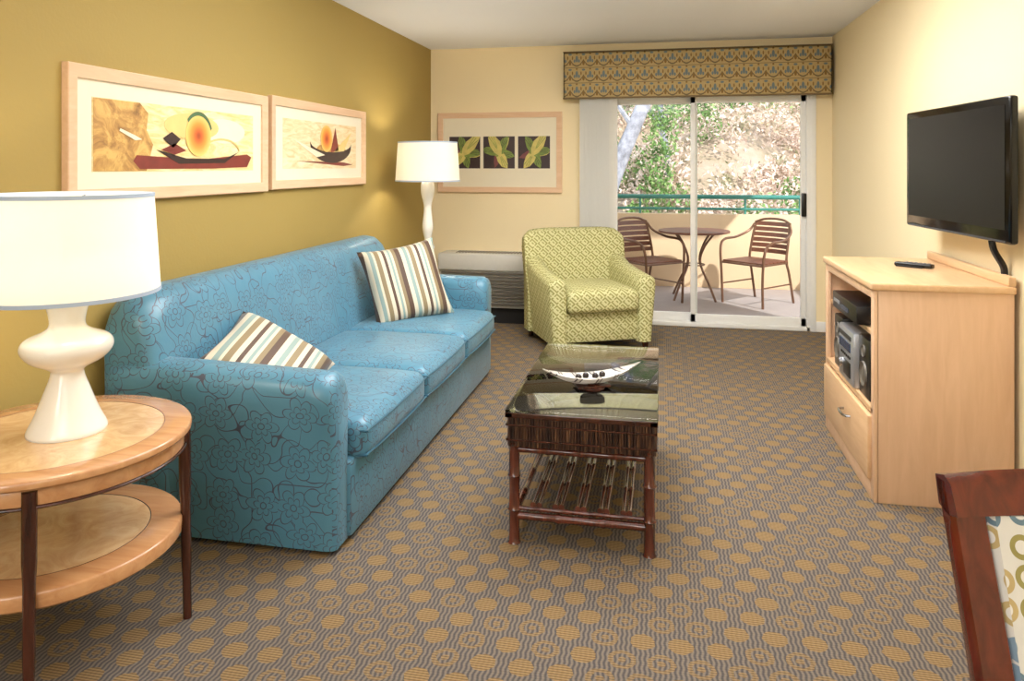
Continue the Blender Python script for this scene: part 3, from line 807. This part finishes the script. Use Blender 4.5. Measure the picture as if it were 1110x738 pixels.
# ------------------------------------------------------------------ dining chair (bottom right)
hg = group('dining_chair', (.682, 1.205, 0), (0, 0, radians(11.5)))
ZS = .968
def post(sx):
    ctr = [(0, .06, 0), (0, .0, .25), (0, -.035, .45), (0, -.02, .60), (0, .005, .70), (0, .045, .83), (0, .085, .952)]
    P_ = crs(ctr, 5); secs = []
    for p_ in P_:
        hw = .019+.008*min(1, p_.z/.6); hd = .017
        xo = sx*.225
        secs.append([(xo+a_*hw, p_.y+b_*hd, p_.z*ZS) for a_, b_ in ((-1, -.6), (-.8, -1), (.8, -1), (1, -.6), (1, .6), (.8, 1), (-.8, 1), (-1, .6))])
    return secs
loft('back_post_1', post(-1), M['mahog'], hg); loft('back_post_2', post(1), M['mahog'], hg)
secs = []
for i in range(13):
    t = -1+2*i/12; xx = t*.252; bw = .012*(1-t*t)
    secs.append([(xx, .062+bw, .905*ZS), (xx, .04+bw, .912*ZS), (xx, .058+bw, .955*ZS), (xx, .075+bw, (.968-.006*abs(t)**6)*ZS), (xx, .098+bw, .955*ZS), (xx, .088+bw, .912*ZS)])
loft('top_rail', secs, M['mahog'], hg, ang=50)
secs = []
for i in range(9):
    z_ = .52+(.91-.52)*i/8
    yb = -.028+(.07+.028)*((z_-.5)/.4)**1.15
    secs.append([(xq, yb+yq, z_*ZS) for xq, yq in ((-.203, 0), (-.19, -.022), (-.1, -.03), (.1, -.03), (.19, -.022), (.203, 0), (.19, .02), (-.19, .02))])
loft('back_upholstery', secs, M['dinfab'], hg, ang=50)
cushion('seat', .235, .23, .04, .03, M['dinfab'], hg, (0, -.25, .445), .02)
boxes('seat_rails', [((-.235, -.48, .35), (.235, -.455, .42)), ((-.235, -.46, .35), (-.21, -.03, .42)), ((.21, -.46, .35), (.235, -.03, .42)), ((-.21, -.045, .35), (.21, -.02, .42))], M['mahog'], hg, .004)
bm = bmesh.new()
for sx in (-1, 1): addtube(bm, [(sx*.213, -.46, 0), (sx*.213, -.46, .36)], [.014, .022], 4)
finish('front_legs', bm, M['mahog'], hg)

# ------------------------------------------------------------------ balcony
BY = 8.85
boxes('balcony_floor', [((-1.6, YB+.02, -.12), (2.3, BY+.15, -.01))], M['conc'], smooth=False)
boxes('balcony_parapet', [((-1.6, BY, -.01), (2.3, BY+.15, .84)), ((2.15, YB+.18, -.01), (2.3, BY, .84)), ((-1.6, YB+.18, -.01), (-1.45, BY, .84))], M['stucco'], bev=.005)
boxes('balcony_ceiling', [((-1.6, YB+.16, 2.62), (2.3, BY+.1, 2.75))], M['stucco'], smooth=False)
rl = group('balcony_railing', (.35, BY+.07, .84))
bm = bmesh.new()
addtube(bm, [(-1.85, 0, .20), (1.85, 0, .20)], .026, 12); addtube(bm, [(-1.85, 0, .06), (1.85, 0, .06)], .016, 10)
for i in range(7): addtube(bm, [(-1.8+i*.6, 0, 0), (-1.8+i*.6, 0, .2)], .013, 8)
finish('rails', bm, M['teal'], rl)

def patio_chair(name, loc, rz):
    g = group(name, loc, (0, 0, rz)); bm = bmesh.new()
    for sx in (-1, 1):
        addtube(bm, crs([(sx*.24, -.24, 0), (sx*.245, -.25, .3), (sx*.265, -.24, .56), (sx*.285, -.15, .645), (sx*.285, .05, .66), (sx*.25, .22, .72), (sx*.21, .27, .80)], 5), .013, 8)
        addtube(bm, crs([(sx*.23, .30, 0), (sx*.225, .23, .3), (sx*.22, .19, .44), (sx*.215, .235, .65), (sx*.20, .28, .81)], 5), .013, 8)
        addtube(bm, [(sx*.235, -.25, .42), (sx*.225, .2, .42)], .011, 8)
    addtube(bm, crs([(-.21, .275, .81), (-.12, .30, .845), (0, .31, .855), (.12, .30, .845), (.21, .275, .81)], 5), .013, 8)
    addtube(bm, [(-.24, -.25, .42), (.24, -.25, .42)], .011, 8); addtube(bm, [(-.225, .2, .42), (.225, .2, .42)], .011, 8)
    addtube(bm, [(-.24, -.24, .2), (-.23, .25, .2)], .008, 8); addtube(bm, [(.24, -.24, .2), (.23, .25, .2)], .008, 8)
    finish('frame', bm, M['bronze'], g)
    boxes('seat_slats', [((-.235, -.245+i*.065, .43), (.235, -.19+i*.065, .445)) for i in range(7)], M['slat'], g, .004)
    bm = bmesh.new()
    for i in range(6):
        z_ = .50+i*.056; yb = .2+.08*(z_-.44)/.4
        secs = []
        for k_ in range(9):
            t = -1+2*k_/8; y_ = yb+.03*(1-t*t); x_ = t*.21
            secs.append([(x_, y_-.006, z_), (x_, y_+.006, z_), (x_, y_+.014, z_+.042), (x_, y_+.002, z_+.042)])
        addloft(bm, secs)
    finish('back_slats', bm, M['slat'], g)
patio_chair('patio_chair', (-.13, 7.82, -.01), radians(42))
patio_chair('patio_chair.001', (.96, 7.95, -.01), radians(-42))
pt = group('patio_table', (.34, 8.12, -.01))
lathe('top', [(.001, .70), (.35, .70), (.37, .705), (.375, .715), (.37, .725), (.001, .725)], M['slat'], pt, 48)
bm = bmesh.new()
for k_ in range(4):
    a_ = pi/4+k_*pi/2
    addtube(bm, crs([(r_*cos(a_), r_*sin(a_), z_) for r_, z_ in ((.30, 0), (.22, .15), (.09, .38), (.14, .55), (.27, .70))], 6), .012, 8)
addtube(bm, [(.11*cos(2*pi*i/24), .11*sin(2*pi*i/24), .36) for i in range(25)], .008, 6)
finish('legs', bm, M['bronze'], pt)

# ------------------------------------------------------------------ hillside, brush, trees
def hz_(x_, y_):
    return -1.6+(y_-10)*.62+.35*sin(x_*.7+y_*.5)+.25*sin(x_*1.9-y_*1.3)
HG = group('hillside', (0, 0, 0))
bm = bmesh.new(); g = []
NX, NY = 50, 50
for j in range(NY+1):
    g.append([bm.verts.new((-16+36*i/NX, 9.6+26*j/NY, hz_(-16+36*i/NX, 9.6+26*j/NY)+random.uniform(-.08, .08))) for i in range(NX+1)])
for j in range(NY):
    for i in range(NX): bm.faces.new((g[j][i], g[j][i+1], g[j+1][i+1], g[j+1][i]))
finish('slope', bm, M['hill'], HG, uv=False, ang=180)
def leaves(name, centers, mat, per, size, parent=None, droop=0):
    vs, fs = [], []
    for (cx, cy, cz, rx, rz) in centers:
        for _ in range(per):
            d_ = Vector((random.gauss(0, 1), random.gauss(0, 1), random.gauss(0, 1))).normalized()*random.uniform(.45, 1)
            c_ = Vector((cx+d_.x*rx, cy+d_.y*rx, cz+d_.z*rz))
            a_ = Vector((random.gauss(0, 1), random.gauss(0, 1), random.gauss(0, 1)-droop)).normalized()
            b_ = a_.cross(Vector((random.gauss(0, 1), random.gauss(0, 1), random.gauss(0, 1)))).normalized()
            s1 = size*random.uniform(.6, 1.5); s2 = s1*.42; k0 = len(vs)
            vs += [c_-a_*s1, c_-b_*s2, c_+a_*s1, c_+b_*s2]; fs.append((k0, k0+1, k0+2, k0+3))
    me = bpy.data.meshes.new(name); me.from_pydata([tuple(v) for v in vs], [], fs); me.materials.append(mat)
    ob = bpy.data.objects.new(name, me); COL.objects.link(ob)
    if parent: ob.parent = parent
    return ob
cs = []
for _ in range(420):
    y_ = random.uniform(11, 24); x_ = random.uniform(-2.5-y_*.12, 1+y_*.3)
    rr = random.uniform(.3, .7); cs.append((x_, y_, hz_(x_, y_)+rr*.35, rr, rr*.8))
leaves('dry_brush', cs, M['brush'], 190, .045, HG)
cs = []
for _ in range(230):
    y_ = random.uniform(11, 24); x_ = random.uniform(-2.5-y_*.12, 1+y_*.3)
    if x_ > y_*.07 and random.random() < .45: continue
    rr = random.uniform(.25, .6); cs.append((x_, y_, hz_(x_, y_)+rr*.7, rr, rr))
leaves('green_shrubs', cs, M['leaf'], 230, .042, HG)
def tree(name, pts, r0, clumps, per):
    g = group(name, pts[0]); P_ = [Vector(p)-Vector(pts[0]) for p in pts]
    Q = crs(P_, 5); bm = bmesh.new()
    addtube(bm, Q, [r0*(1-.5*i/len(Q)) for i in range(len(Q))], 10)
    for k_ in range(4):
        s0 = Q[int(len(Q)*(.45+.12*k_))]; addtube(bm, [s0, s0+Vector((random.uniform(-.5, .5), random.uniform(-.4, .4), .6)), s0+Vector((random.uniform(-1, 1), random.uniform(-.6, .6), 1.1))], [r0*.35, r0*.22, r0*.1], 6)
    finish('trunk', bm, M['bark'], g)
    o = Vector(pts[0]); leaves('foliage', [(c[0]-o.x, c[1]-o.y, c[2]-o.z, c[3], c[4]) for c in clumps], M['leaf'], per, .042, g, 1.0)
tree('eucalyptus_tree', [(-1.35, 12, hz_(-1.35, 12)-.2), (-.78, 12, 1.15), (-.36, 12, 2.2), (.0, 12, 3.1), (.2, 12, 4.2)], .15,
     [(.1, 12.2, 3.3, .6, .5), (-.9, 12.4, 3.0, .4, .4), (.2, 12.3, 4.3, .8, .6), (-1.4, 12.4, 2.5, .3, .5), (-1.0, 12.6, 1.9, .3, .4)], 260)
tree('pepper_tree', [(.05, 13.8, hz_(.05, 13.8)-.2), (.1, 13.8, 1.6), (-.02, 13.8, 2.4), (.15, 13.8, 3.6)], .07,
     [(-.05, 12.9, 1.3, .3, .55), (.0, 12.9, 1.9, .32, .5), (.02, 13, 2.4, .3, .5), (.3, 13.3, 2.9, .4, .5), (-.1, 12.9, .9, .35, .4), (.6, 13.5, 2.8, .5, .35), (1.3, 14, 2.8, .6, .35), (2.2, 14.3, 2.9, .7, .3), (3, 14.3, 2.8, .6, .35)], 360)

# ------------------------------------------------------------------ lights
w = bpy.data.worlds.new('World'); scene.world = w; w.use_nodes = True
bgn = w.node_tree.nodes['Background']; bgn.inputs[0].default_value = (.82, .91, 1, 1); bgn.inputs[1].default_value = 2.0
s = bpy.data.lights.new('sun', 'SUN'); s.energy = 5.2; s.angle = radians(1); s.color = (1, .96, .9)
so = bpy.data.objects.new('sun', s); COL.objects.link(so)
so.rotation_euler = Vector((-.5, .62, -.62)).to_track_quat('-Z', 'Y').to_euler()
def area(name, loc, target, sx, sy, e, col=(1, .985, .965)):
    l = bpy.data.lights.new(name, 'AREA'); l.shape = 'RECTANGLE'; l.size = sx; l.size_y = sy; l.energy = e; l.color = col
    o = bpy.data.objects.new(name, l); COL.objects.link(o); o.location = loc
    o.rotation_euler = (Vector(target)-Vector(loc)).to_track_quat('-Z', 'Y').to_euler(); return o
area('bounce_fill', (-.3, -.9, 1.75), (-.3, -.9, 2.49), 1.0, 1.0, 62)  # added fill behind the camera, bounced off the ceiling to lift the room
area('front_fill', (-1.5, -2.0, 1.8), (.2, 4.5, 1.0), 1.0, 1.2, 34)  # added fill panel out of view, aimed down the room
area('ceiling_fill', (-.15, 4.1, 2.47), (-.15, 4.1, 0), 1.6, .8, 62)  # invented fill just below the ceiling, out of view; no fixture there
area('uplight_fill', (-.3, 2.95, 2.15), (-.3, 2.95, 2.49), 1.8, 1.0, 72)  # added unseen fill that brightens the ceiling; the room has no cove

# ------------------------------------------------------------------ camera
cam = bpy.data.cameras.new('camera'); co = bpy.data.objects.new('camera', cam); COL.objects.link(co)
co.location = (0, 0, 1.40); co.rotation_euler = (radians(90), 0, radians(11.45))
cam.sensor_width = 36; cam.lens = 25.946; cam.shift_y = -.1703; cam.clip_start = .02; cam.clip_end = 200
scene.camera = co
